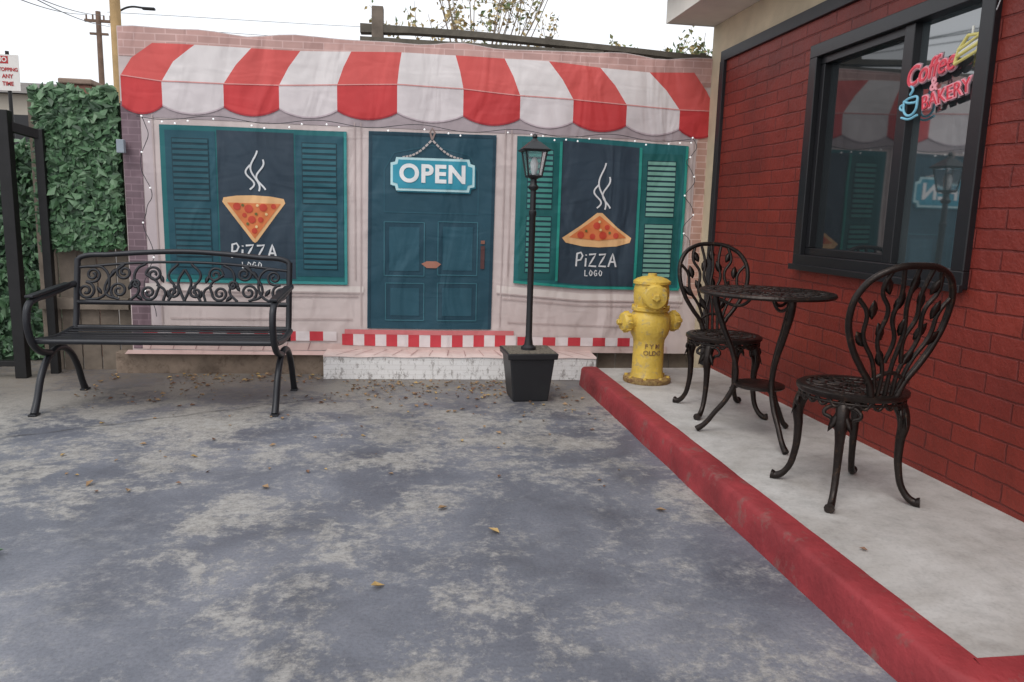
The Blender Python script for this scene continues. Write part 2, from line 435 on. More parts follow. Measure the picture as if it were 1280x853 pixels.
sheet('pizza_crust_b',[(1.24,1.045),(1.27,1.01),(1.40,.985),(1.52,.98),(1.66,.99),(1.76,1.02),(1.77,1.055),(1.66,1.13),(1.54,1.235),(1.50,1.235),(1.38,1.14)],5,fab(CR))
sheet('pizza_slice_b',[(1.29,1.05),(1.52,1.03),(1.73,1.055),(1.52,1.215)],6,fab(PZ))
for i,(a,b,rr_) in enumerate(((1.38,1.07,.027),(1.47,1.06,.022),(1.55,1.07,.03),(1.65,1.07,.022),(1.50,1.14,.027),(1.58,1.13,.02))): disc('pepperoni_b_%d'%i,a,b,rr_,7,TM)
for i,(a,b) in enumerate(((1.42,1.10),(1.53,1.11),(1.6,1.09),(1.52,1.17))): disc('topping_b_%d'%i,a,b,.010,7.8,(236,206,150) if i%2 else (110,110,60))
WH=fab((222,224,226))
def steam(x,z0,z1,ph):
    return [(x+.034*math.sin(ph+4.6*t*math.pi/2.2)*(1-.35*t),z0+(z1-z0)*t) for t in [i/22 for i in range(23)]]
ribbon('steam_a',[steam(-1.01,1.33,1.50,0),steam(-.975,1.32,1.60,.9),steam(-.935,1.33,1.54,1.9)],.012,6,WH)
ribbon('steam_b',[steam(1.495,1.27,1.44,0),steam(1.53,1.26,1.60,.9),steam(1.565,1.27,1.50,1.9)],.012,6,WH)
# hand-drawn wordmark strokes: p i z z a  and the small line below
def wordmark(nm,cx,cz,s):
    g_={'P':[[(0,0),(.02,.5),(.05,1)],[(.03,.95),(.35,1.05),(.5,.8),(.35,.5),(.05,.45)]],
        'i':[[(.05,0),(.08,.62)],[(.08,.82),(.10,.90)]],
        'Z':[[(0,.9),(.55,.95),(.02,.05),(.62,.02)]],
        'A':[[(0,0),(.32,1.0),(.62,0)],[(.12,.38),(.52,.38)]],
        'L':[[(0,.9),(0,0),(.45,0)]],'O':[[(.25,0),(.02,.4),(.2,.9),(.5,.6),(.45,.15),(.25,0)]],'G':[[(.5,.75),(.25,.9),(.02,.45),(.25,0),(.5,.1),(.5,.42),(.3,.42)]]}
    def put(txt,x,z,hh,adv,wd,tag):
        ls=[]
        for ch_ in txt:
            for st_ in g_[ch_]: ls.append([(x+a*hh*.95,z+b*hh) for a,b in st_])
            x+=adv[ch_]*hh
        ribbon(nm+tag,ls,wd,6,WH)
    adv={'P':.66,'i':.30,'Z':.76,'A':.8,'L':.7,'O':.75,'G':.8}
    put('PiZZA',cx-.155*s,cz-.045*s,.10*s,adv,.013*s,'')
    put('LOGO',cx-.085*s,cz-.115*s,.048*s,adv,.0075*s,'_small')
wordmark('pizza_lettering_a',-.99,.89,1.0)
wordmark('pizza_lettering_b',1.51,.88,1.0)
# base stripes
def stripes(nm,x0,x1,z0,z1,n,arc=0):
    for i in range(n):
        a=x0+(x1-x0)*i/n; b=x0+(x1-x0)*(i+1)/n
        f=lambda x:arc*math.sin(math.pi*(x-x0)/(x1-x0))
        sheet(nm+'_%d'%i,[(a,z0-f(a)),(b,z0-f(b)),(b,z1+f(b)*.3),(a,z1+f(a)*.3)],3,fab((200,62,72) if i%2==0 else (226,216,216)))
rect('planks_print',-1.8,2.1,.172,.225,1.5,fab((208,184,178)))
stripes('base_stripe_a',-1.79,-.42,.245,.315,14)
stripes('base_stripe_b',.93,1.90,.225,.29,10)
stripes('step_stripe',-.38,.92,.215,.30,16,.006)
rect('step_tread',-.36,.90,.30,.335,3.5,fab((208,120,122)))
ribbon('plank_lines',[[(-1.75+.16*i,.175),(-1.73+.16*i,.235)] for i in range(8)],.006,2.4,fab((160,126,126)))
# wooden wall behind banner
M_wood=std('weathered_wood',S((126,114,102)),.85,0,.4,5,.5,30,.006)
M_dwood=std('dark_weathered_beam',S((104,98,88)),.9,0,.4,8,.5,40,.006)
fen=empty('wooden_fence',(0,5.74,0),KA)
for i in range(30):
    x0=-1.88+i*.144
    box('board_%d'%i,x0,x0+.138,.055,.075,.02,2.33+.01*random.random(),M_wood,fen)
tp=[(-.24,2.50,.03),(.1,2.495,.022),(.6,2.485,.02),(1.1,2.462,.02),(1.7,2.432,.018),(2.1,2.41,.02),(2.5,2.39,.02)]
vs=[];fs=[]
for x,z,h_ in tp:
    vs+=[(x,.0,z-h_*2),(x,.0,z),(x,.09,z),(x,.09,z-h_*2)]
for i in range(len(tp)-1):
    for j in range(4):
        a=4*i+j;b=4*i+(j+1)%4; fs.append((a,b,b+4,a+4))
k_=4*(len(tp)-1)
fs+= [(0,3,2,1),(k_,k_+1,k_+2,k_+3)]
mesh('top_beam',vs,fs,M_dwood,fen)
box('post_stub_1',-.16,-.08,-.004,.094,2.30,2.62,M_wood,fen,.004)
box('post_stub_2',1.09,1.14,.095,.14,2.30,2.50,M_dwood,fen,.004)
box('post_stub_3',2.26,2.31,.095,.14,2.30,2.44,M_dwood,fen,.004)
mesh('rail_board',[(-.24,-.012,2.37),(1.5,-.012,2.37),(1.5,-.012,2.395),(-.24,-.012,2.41),(-.24,.01,2.37),(1.5,.01,2.37),(1.5,.01,2.395),(-.24,.01,2.41)],[(0,1,2,3),(3,2,6,7),(0,3,7,4),(1,5,6,2)],M_dwood,fen)
# concrete footing
M_foot=std('rough_concrete',S((134,118,104)),.9,0,.35,6,.6,30,.01,S((90,76,66)),(.5,.7))
foot=empty('concrete_footing',(0,5.74,0),KA)
o=box('footing',-1.98,-.46,-.05,.05,-.02,.155,M_foot,foot,.01)
mesh('plank_fold',[(-1.9,-.02,.166),(-.47,-.02,.168),(-.47,-.09,.150),(-1.9,-.085,.148)],[(0,3,2,1)],fab((200,172,166)),bw)
# white step
def whitebrick():
    m=D.materials.new('whitewashed_step'); n,l=nt(m); bs=n['Principled BSDF']
    vb=coords(n,l,(1,1,1),(0,2,1))
    b=n.new('ShaderNodeTexBrick'); l.new(vb,b.inputs['Vector'])
    b.inputs['Color1'].default_value=S((234,232,231)); b.inputs['Color2'].default_value=S((228,226,225)); b.inputs['Mortar'].default_value=S((220,217,215))
    b.inputs['Scale'].default_value=1; b.inputs['Brick Width'].default_value=.11; b.inputs['Row Height'].default_value=.036; b.inputs['Mortar Size'].default_value=.003
    f=noise_n(n,l,coords(n,l,(9,1,4.5)),3.2,6,.82)
    k=ramp(n,l,f,[(.53,g(0)),(.60,g(.85))])
    c=mix(n,l,k,b.outputs[0],S((146,139,136)))
    l.new(c,bs.inputs['Base Color']); bs.inputs['Roughness'].default_value=.6
    bump(n,l,f,.3,.004,bs); return m
step=empty('white_brick_step',(0,5.74,0),KA)
box('riser',-.49,1.50,-.235,-.03,0,.172,whitebrick(),step,.004)
M_pl=fab((212,190,184))
sv=[];sf=[]
for i in range(34):
    x=-.49+i*1.99/33; e=.003*math.sin(i*1.1)
    sv+=[(x,-.243,.166+e),(x,-.240,.178+e*.5),(x,-.12,.181+e),(x,.0,.182)]
for i in range(33):
    for j in range(3):
        a=4*i+j; sf.append((a,a+4,a+5,a+1))
mesh('plank_cloth',sv,sf,M_pl,step,True)
f=[]
for i in range(15):
    x=-.40+.132*i; f.append((x,x+(x-.5)*-.14))
sv=[];sf=[]
for a,b in f:
    q=len(sv); sv+=[(a,-.2415,.1815),(a+.006,-.2415,.1815),(b+.005,-.02,.1855),(b,-.02,.1855)]; sf.append((q,q+1,q+2,q+3))
mesh('plank_seams',sv,sf,fab((168,130,126)),step)

# ------------------------------------------------------------------ string lights
M_wire=std('wire',S((60,62,66)),.6,0,.1,6,0)
M_bulb=D.materials.new('bulb'); n,l=nt(M_bulb); n['Principled BSDF'].inputs['Base Color'].default_value=(.85,.87,.9,1)
n['Principled BSDF'].inputs['Emission Color'].default_value=(1,.97,.92,1); n['Principled BSDF'].inputs['Emission Strength'].default_value=.45
sl=empty('string_lights',(0,5.74,0),KA)
lines=[];bul=[]
X=-1.74
pts=[]
while X<2.2:
    z=1.80+.018*math.sin(X*9)-.01*(X>0)*X; pts.append((X,-.09,z)); 
    if random.random()<.55: bul.append((X,-.095,z-.014-.02*random.random()))
    X+=.085
lines.append(pts)
for x0 in (-1.70,2.19):
    pts=[]
    for i in range(24):
        z=1.80-i*(.06 if x0<0 else .035)
        xx=x0+.035*math.sin(i*.9)+random.uniform(-.01,.01); pts.append((xx,-.085,z))
        if i%4==0: bul.append((xx,-.09,z))
    lines.append(pts)
tubes('cable',lines,.0025,M_wire,sl,res=1)
bm=bmesh.new()
for b in bul: bmesh.ops.create_icosphere(bm,subdivisions=1,radius=.0075,matrix=Matrix.Translation(b))
me=D.meshes.new('bulbs'); bm.to_mesh(me); bm.free(); me.materials.append(M_bulb); link(D.objects.new('bulbs',me),sl)
box('cable_box',-1.88,-1.83,-.09,-.05,1.55,1.64,std('grey_plastic',S((150,160,170)),.5),sl,.004)

# ------------------------------------------------------------------ red brick house
def redbrick():
    m=D.materials.new('red_painted_brick'); n,l=nt(m); bs=n['Principled BSDF']
    v0=coords(n,l)
    vb=coords(n,l,(1,1,1),(1,2,0))
    nz=n.new('ShaderNodeTexNoise'); nz.inputs['Scale'].default_value=7; nz.inputs['Detail'].default_value=2; l.new(vb,nz.inputs['Vector'])
    mx=n.new('ShaderNodeMix'); mx.data_type='VECTOR'; mx.inputs[0].default_value=.016; l.new(vb,mx.inputs[4]); l.new(nz.outputs['Color'],mx.inputs[5])
    b=n.new('ShaderNodeTexBrick'); l.new(mx.outputs[1],b.inputs['Vector'])
    b.inputs['Color1'].default_value=S((132,48,37)); b.inputs['Color2'].default_value=S((120,42,34)); b.inputs['Mortar'].default_value=S((106,37,31))
    b.inputs['Scale'].default_value=1; b.inputs['Brick Width'].default_value=.29; b.inputs['Row Height'].default_value=.079
    b.inputs['Mortar Size'].default_value=.006; b.inputs['Mortar Smooth'].default_value=.7; b.inputs['Bias'].default_value=0
    a=noise_n(n,l,v0,3,5,.7)
    c=mix(n,l,1.,b.outputs[0],ramp(n,l,a,[(.3,g(.78)),(.7,g(1.15))]),'MULTIPLY')
    l.new(c,bs.inputs['Base Color']); bs.inputs['Roughness'].default_value=.48; bs.inputs['Specular IOR Level'].default_value=.4
    inv=math_n(n,l,'SUBTRACT',1.,b.outputs['Fac'])
    b1=bump(n,l,inv,.75,.007,None)
    bump(n,l,noise_n(n,l,v0,22,4,.7),.6,.012,bs,b1)
    return m
M_rb=redbrick()
M_st=std('beige_stucco',S((204,188,160)),.9,0,.2,3,.5,120,.004)
M_blk=std('black_trim',S((36,36,40)),.5,0,.25,5,.2,40,.002)
M_frm=std('black_window_frame',S((30,30,33)),.35,0,.15,5,0)
M_sof=std('soffit_stucco',S((224,218,208)),.9,0,.12,3,.4,100,.003)
house=empty('red_brick_house')
WX=2.31; WY0,WY1=2.80,4.16; WZ0,WZ1=.95,2.17
box('wall_below',WX,2.5,-2.5,5.40,0,WZ0,M_rb,house)
box('wall_above',WX,2.5,-2.5,5.40,WZ1,2.33,M_rb,house)
box('wall_far',WX,2.5,WY1,5.40,WZ0,WZ1,M_rb,house)
box('wall_near',WX,2.5,-2.5,WY0,WZ0,WZ1,M_rb,house)
box('stucco_upper',WX,2.5,-2.5,5.40,2.33,2.60,M_st,house)
box('stucco_corner',WX+.0,2.5,5.40,5.62,0,2.60,M_st,house)
box('far_gable_wall',2.5,6,5.52,5.62,0,2.60,M_st,house)
box('near_gable_wall',2.5,6,-2.5,-2.4,0,2.60,M_st,house)
box('trim_top',WX-.022,WX+.01,-2.5,5.41,2.315,2.385,M_blk,house,.003)
box('trim_side',WX-.024,WX+.01,5.345,5.415,.128,2.316,M_blk,house,.003)
# window
box('frame_bottom',WX-.03,WX+.06,WY0,WY1,WZ0,WZ0+.075,M_frm,house,.004)
box('frame_top',WX-.03,WX+.06,WY0,WY1,WZ1-.07,WZ1,M_frm,house,.004)
box('frame_far',WX-.03,WX+.06,WY1-.075,WY1,WZ0+.074,WZ1-.069,M_frm,house,.004)
box('frame_near',WX-.03,WX+.06,WY0,WY0+.075,WZ0+.074,WZ1-.069,M_frm,house,.004)
box('sash_far_bottom',WX+.0,WX+.05,3.36,4.085,WZ0+.075,WZ0+.115,M_frm,house,.003)
box('sash_far_top',WX+.0,WX+.05,3.36,4.085,WZ1-.11,WZ1-.07,M_frm,house,.003)
box('sash_far_side',WX+.0,WX+.05,4.045,4.084,WZ0+.116,WZ1-.111,M_frm,house,.003)
box('mullion',WX-.008,WX+.055,3.30,3.37,WZ0+.074,WZ1-.069,M_frm,house,.003)
box('sill_track',WX-.05,WX-.028,WY0-.01,WY1+.01,WZ0-.012,WZ0+.02,M_frm,house,.003)
def glass(name,ior,base):
    m=D.materials.new(name); n,l=nt(m); bs=n['Principled BSDF']
    v=coords(n,l); f=noise_n(n,l,v,1.5,1,.5)
    l.new(ramp(n,l,noise_n(n,l,v,3,2,.6),[(.3,base),(.7,tuple(x*1.4 for x in base[:3])+(1,))]),bs.inputs['Base Color'])
    bs.inputs['Roughness'].default_value=.03; bs.inputs['IOR'].default_value=ior
    bump(n,l,f,.08,.02,bs); return m
box('glass_near',WX+.03,WX+.036,2.875,3.30,WZ0+.075,WZ1-.07,glass('window_glass',3.2,S((56,64,66))),house)
box('glass_far',WX+.04,WX+.046,3.37,4.045,WZ0+.115,WZ1-.11,glass('screened_glass',1.8,S((36,40,42))),house)
# eave
box('soffit',1.97,6,-2.5,5.60,2.602,2.64,M_sof,house)
box('fascia',1.94,1.97,-2.5,5.61,2.597,2.84,M_sof,house)
box('fascia_end',1.97,6,5.602,5.625,2.60,2.84,M_sof,house)
M_tile=std('dark_red_roof_tile',S((112,50,46)),.7,0,.4,12,.4,30,.01)
mesh('roof',[(1.84,-2.6,2.81),(1.84,5.75,2.81),(6,5.75,4.2),(6,-2.6,4.2),(1.84,-2.6,2.88),(1.84,5.75,2.88),(6,5.75,4.28),(6,-2.6,4.28)],
     [(3,2,1,0),(4,5,6,7),(0,1,5,4),(1,2,6,5)],M_tile,house)
# neon sign
def flat_em(name,c,e=.25):
    m=D.materials.new(name); n,l=nt(m); b=n['Principled BSDF']
    b.inputs['Emission Color'].default_value=S(c); b.inputs['Emission Strength'].default_value=e; b.inputs['Roughness'].default_value=.3
    v=coords(n,l); l.new(mix(n,l,1.,S(c),ramp(n,l,noise_n(n,l,v,30,2),[(.3,g(.85)),(.7,g(1))]),'MULTIPLY'),b.inputs['Base Color'])
    return m
neon=empty('neon_coffee_bakery_sign',(WX-.003,3.115,1.83)); neon.scale=(.78,.78,.78)
N_red=flat_em('neon_red',(222,72,88),.12); N_pk=flat_em('neon_pink',(236,160,170),.12); N_bl=flat_em('neon_blue',(128,190,212),.15); N_yl=flat_em('neon_yellow',(216,204,124),.12); N_gr=std('neon_backing',S((166,148,154)),.5)
def ntext(nm,body,cu,cz,size,mat,shear,off,dx,rot=0,sx=1):
    me=text_mesh(body,size,shear,off,.003)
    for v in me.vertices:
        a,b,c=v.co; a*=sx
        a,b=a*math.cos(rot)-b*math.sin(rot),a*math.sin(rot)+b*math.cos(rot)
        v.co=(-dx-c,-(cu+a),cz+b)
    me.materials.clear(); me.materials.append(mat); link(D.objects.new(nm,me),neon)
ntext('coffee_back','Coffee',-.07,.055,.155,N_gr,.25,.012,0,.12,.95)
ntext('coffee_outline','Coffee',-.07,.055,.155,N_pk,.25,.006,.006,.12,.95)
ntext('coffee','Coffee',-.07,.055,.155,N_red,.25,.0,.012,.12,.95)
ntext('and','&',-.02,-.03,.10,N_pk,0,.002,.008)
ntext('bakery_back','BAKERY',.08,-.10,.110,N_gr,0,.010,0,.14,.95)
ntext('bakery','BAKERY',.08,-.10,.110,N_pk,0,.005,.006,.14,.95)
ntext('bakery_core','BAKERY',.08,-.10,.110,N_red,0,-.002,.012,.14,.95)
def nl(pts): return [(-.012,-a,b) for a,b in pts]
tubes('cup',[nl([(-.26,-.09),(-.25,-.15),(-.20,-.175),(-.15,-.15),(-.14,-.09)]),nl([(-.26,-.09),(-.20,-.075),(-.14,-.09),(-.20,-.105),(-.26,-.09)]),nl([(-.27,-.18),(-.20,-.195),(-.13,-.18)]),nl([(-.26,-.105),(-.29,-.12),(-.25,-.145)]),nl([(-.21,-.06),(-.19,-.03),(-.21,-.01)])],.007,N_bl,neon)
tubes('cake',[nl([(.13,.05),(.29,.09),(.31,.17),(.15,.12),(.13,.05)]),nl([(.14,.085),(.30,.13)]),nl([(.15,.12),(.21,.18),(.31,.17)])],.009,N_yl,neon,False)
tubes('cake_lines',[nl([(.155,.10),(.30,.145)]),nl([(.24,.18),(.24,.22)])],.006,flat_em('neon_white',(226,224,214),.15),neon,False)
tubes('power_cord',[[(-.012,-.27,.12),(-.02,-.36,.2),(-.03,-.44,.35),(-.03,-.42,.62)]],.003,std('white_cord',S((210,210,210)),.5),neon)

# ------------------------------------------------------------------ metals
M_bench=std('black_powder_coat',S((42,43,48)),.42,.3,.25,8,.2,120,.001)
M_cast=std('dark_bronze_cast',S((46,39,36)),.38,.6,.35,14,.5,60,.004,S((90,68,52)),(.57,.75))
# ------------------------------------------------------------------ bench
bn=empty('park_bench',(-1.355,4.62,0),math.radians(-2.6))
def spiral(cx,cz,r0,r1,a0,turns,steps=None,fn=None):
    steps=steps or int(abs(turns)*10)+2
    return [(cx+(r0+(r1-r0)*i/steps)*math.cos(a0+2*math.pi*turns*i/steps),cz+(r0+(r1-r0)*i/steps)*math.sin(a0+2*math.pi*turns*i/steps)) for i in range(steps+1)]
def by(z): return .50+(z-.44)*.20
def B(p): return (p[0],by(p[1]),p[1])
HW=.655
tubes('top_rail',[[B((-HW,.845)),B((-HW+.02,.865)),B((-.45,.885)),B((-.2,.905)),B((0,.912)),B((.2,.905)),B((.45,.885)),B((HW-.02,.865)),B((HW,.845))]],.017,M_bench,bn)
tubes('second_rail',[[B((-HW,.80)),B((-.3,.835)),B((0,.845)),B((.3,.835)),B((HW,.80))]],.009,M_bench,bn)
tubes('lower_rail',[[B((-HW,.585)),B((HW,.585))]],.016,M_bench,bn,False)
tubes('rear_seat_rail',[[(-HW,.50,.43),(HW,.50,.43)]],.016,M_bench,bn,False)
tubes('back_posts',[[(s*HW,.46,.36),(s*HW,.50,.44),B((s*HW,.65)),B((s*HW,.855))] for s in (-1,1)],.019,M_bench,bn)
sc_l=[]
for s in (-1,1):
    def m(pts): return [B((s*a,b)) for a,b in pts]
    sc_l+= [m(spiral(.60,.655,.055,.012,math.pi*.5,1.6)),m(spiral(.56,.755,.045,.010,-math.pi*.5,-1.5)),
            m([(.60,.71),(.57,.712),(.56,.71)]),
            m([(.60,.60),(.50,.62),(.46,.70),(.50,.80),(.58,.805)]),
            m(spiral(.40,.66,.055,.012,-math.pi*.5,1.6)),m(spiral(.37,.775,.05,.010,math.pi*.5,-1.6)),
            m([(.40,.605),(.48,.64),(.46,.74),(.37,.825)]),
            m([(.33,.60),(.28,.66),(.31,.73),(.29,.80),(.24,.83)]),
            m(spiral(.22,.65,.05,.010,math.pi,1.6)),m(spiral(.19,.765,.05,.010,0,1.6)),
            m([(.17,.65),(.16,.70),(.24,.765)]),
            m([(.10,.60),(.06,.68),(.10,.76),(.04,.835)]),m(spiral(.07,.655,.04,.008,math.pi*.5,1.4)),
            m([(0,.60),(.025,.66),(.04,.72),(0,.80)]),m([(.13,.60),(.12,.66),(.17,.70)]),m(spiral(.30,.70,.03,.008,0,1.2))]
tubes('scrollwork',sc_l,.009,M_bench,bn,res=2,u=4)
lv=[];lf=[]
def leafblob(verts,faces,c,dirv,side,L,W):
    """flattened lens shape leaf"""
    dirv=dirv.normalized(); side=side.normalized(); nn=dirv.cross(side)
    b=len(verts); prof=[(0,.15),(.25,.8),(.5,1),(.75,.7),(1,.05)]
    for t,w_ in prof:
        q=c+dirv*L*(t-.5)
        verts+= [tuple(q+side*W/2*w_),tuple(q+nn*.005*w_),tuple(q-side*W/2*w_),tuple(q-nn*.005*w_)]
    for i in range(4):
        for j in range(4):
            a=b+4*i+j; d=b+4*i+(j+1)%4; faces.append((a,d,d+4,a+4))
    faces.append((b,b+3,b+2,b+1)); faces.append((b+16,b+17,b+18,b+19))
for s in (-1,1):
    for a,b,ang in ((.52,.66,.6),(.33,.69,-.5),(.14,.74,.4),(.28,.62,.9),(.44,.77,-.4),(.10,.64,.2)):
        d=Vector((s*math.sin(ang),0,math.cos(ang))); d=Vector((d.x,d.z*.2,d.z))
        leafblob(lv,lf,Vector(B((s*a,b))),d,Vector((d.z,0,-d.x)),.06,.028)
mesh('leaves',lv,lf,M_bench,bn,True)
for i in range(9):
    yy=.0+i*.056; z=.425-.022*math.sin(math.pi*i/8)
    box('seat_slat_%d'%i,-HW,HW,yy,yy+.040,z,z+.008,M_bench,bn,.002)
tubes('front_rail',[[(-HW,-.005,.42),(HW,-.005,.42)]],.016,M_bench,bn,False)
for k,s in enumerate((-1,1)):
    x=s*(HW+.012)
    tubes('side_frame_%d'%k,[
        [(x,-.06,.008,1.1),(x,-.02,.07,1),(x,.06,.22,1),(x,.17,.31,1),(x,.28,.335,1),(x,.40,.30,1),(x,.50,.20,1),(x,.57,.06,1),(x,.60,.008,1.1)],
        [(x,.545,.70),(x,.42,.69),(x,.20,.665),(x,.04,.655),(x,-.035,.63),(x,-.062,.57),(x,-.055,.48),(x,-.01,.40),(x,.08,.345),(x,.17,.325)],
        [(x,0,.42),(x,.25,.40),(x,.48,.42)],
        ],.020,M_bench,bn)
    box('arm_pad_%d'%k,x-.024,x+.024,.02,.50,.668,.684,M_bench,bn,.005).rotation_euler=(math.radians(4),0,0)
    box('foot_%d'%k,x-.022,x+.022,-.09,-.03,0,.012,M_bench,bn,.003)
    box('foot_back_%d'%k,x-.022,x+.022,.57,.63,0,.012,M_bench,bn,.003)

# ------------------------------------------------------------------ garden lamp in planter
lp=empty('street_lamp',(.88,4.92,0),math.radians(2))
M_pot=std('black_plastic_pot',S((34,35,38)),.45,0,.2,6,.15,80,.002)
M_soil=std('pot_gravel',S((120,112,100)),.9,0,.5,40,.8,60,.02)
frust('pot',0,0,0,.235,.285,.295,M_pot,lp,.008)
frust('pot_rim',0,0,.285,.325,.325,.335,M_pot,lp,.006)
box('pot_soil',-.155,.155,-.155,.155,.32,.328,M_soil,lp)
lathe('post',[(.05,.325),(.05,.345),(.03,.36),(.024,.40),(.022,.42),(.0205,.60),(.0205,1.20),(.024,1.205),(.024,1.23),(.019,1.235),(.018,1.36),(.03,1.37),(.034,1.385),(.022,1.40),(.02,1.43),(.042,1.445)],M_pot,lp,20)
M_lg=D.materials.new('lantern_glass'); n,l=nt(M_lg); b=n['Principled BSDF']; b.inputs['Base Color'].default_value=(.85,.88,.9,1); b.inputs['Roughness'].default_value=.1; b.inputs['Transmission Weight'].default_value=.9; b.inputs['IOR'].default_value=1.1
frust('lantern_base',0,0,1.44,.085,1.455,.10,M_pot,lp,.002)
frust('lantern_panes',0,0,1.456,.082,1.60,.128,M_lg,lp)
for i,(a,b_) in enumerate(((-1,-1),(1,-1),(1,1),(-1,1))):
    tubes('lantern_bar_%d'%i,[[(a*.043,b_*.043,1.45),(a*.067,b_*.067,1.603)]],.006,M_pot,lp,False)
frust('lantern_roof_rim',0,0,1.602,.165,1.614,.185,M_pot,lp,.003)
frust('lantern_roof',0,0,1.615,.17,1.665,.06,M_pot,lp,.003)
lathe('finial',[(.028,1.665),(.02,1.675),(.012,1.685),(.018,1.695),(.012,1.708),(.002,1.716)],M_pot,lp,14)
lathe('lantern_bulb',[(.012,1.46),(.022,1.49),(.026,1.53),(.016,1.56),(.004,1.57)],std('frosted',S((230,232,230)),.4,0,.05),lp,14)

# ------------------------------------------------------------------ hydrant
hy=empty('fire_hydrant',(1.675,4.83,.128),math.radians(10))
M_hy=std('worn_yellow_paint',S((218,184,80)),.5,0,.22,9,.6,35,.008,S((176,156,110)),(.54,.66))
M_hyr=std('rusty_flange',S((160,132,80)),.7,0,.4,14,.6,35,.01,S((110,78,50)),(.45,.6))
lathe('base_flange',[(.155,0),(.158,.005),(.158,.028),(.15,.034),(.11,.038)],M_hyr,hy,32)
lathe('barrel',[(.112,.034),(.108,.05),(.103,.08),(.101,.26),(.105,.29),(.124,.325),(.134,.36),(.136,.40),(.132,.44),(.112,.47),(.10,.48)],M_hy,hy,40)
lathe('upper_flange',[(.118,.476),(.124,.482),(.124,.50),(.116,.506)],M_hy,hy,32)
lathe('bonnet',[(.104,.504),(.112,.53),(.116,.57),(.116,.615),(.108,.65),(.122,.655),(.122,.672),(.10,.688),(.065,.70),(.03,.706),(.028,.722),(.0,.724)],M_hy,hy,36)
def nozzle(nm,z,ang,r,l0,l1,el=0):
    M=Matrix.Translation((0,0,z))@Matrix.Rotation(ang,4,'Z')@Matrix.Rotation(math.radians(90)-el,4,'Y')
    lathe(nm,[(r*.82,l0),(r*.82,l1-.055),(r,l1-.05),(r*1.06,l1-.045),(r*1.06,l1-.015),(r*.9,l1),(r*.45,l1+.006)],M_hy,hy,24,M)
    lathe(nm+'_nut',[(r*.34,l1),(r*.34,l1+.028),(r*.26,l1+.034)],M_hy,hy,5,M,False)
    lg=[]
    for i in range(8):
        a=i*math.pi/4; c=M@Vector((r*1.06*math.cos(a),r*1.06*math.sin(a),l1-.045)); d=M@Vector((r*1.06*math.cos(a),r*1.06*math.sin(a),l1-.014)); lg.append([tuple(c),tuple(d)])
    tubes(nm+'_lugs',lg,.006,M_hy,hy,False)
nozzle('outlet_left',.405,math.pi,.062,.09,.205)
nozzle('outlet_right',.405,0,.062,.09,.205)
nozzle('outlet_front',.578,-math.pi*.5-.32,.078,.07,.165)
bm=bmesh.new()
for i in range(8):
    a=i*math.pi/4+.2
    for r_,z in ((.139,.036),(.112,.507),):
        bmesh.ops.create_cone(bm,cap_ends=True,segments=6,radius1=.012,radius2=.012,depth=.018,matrix=Matrix.Translation((r_*math.cos(a),r_*math.sin(a),z)))
me=D.meshes.new('bolts'); bm.to_mesh(me); bm.free(); me.materials.append(M_hy); link(D.objects.new('bolts',me),hy)
for body,z in (('F Y M',.25),('OLDC',.205)):
    me=text_mesh(body,.042,0,.001,.002)
    for v in me.vertices:
        a=v.co.x/.102-math.pi/2-.25; rr_=.1025+v.co.z+.001; v.co=(rr_*math.cos(a),rr_*math.sin(a),z+v.co.y)
    me.materials.clear(); me.materials.append(M_hyr); link(D.objects.new('cast_lettering',me),hy)

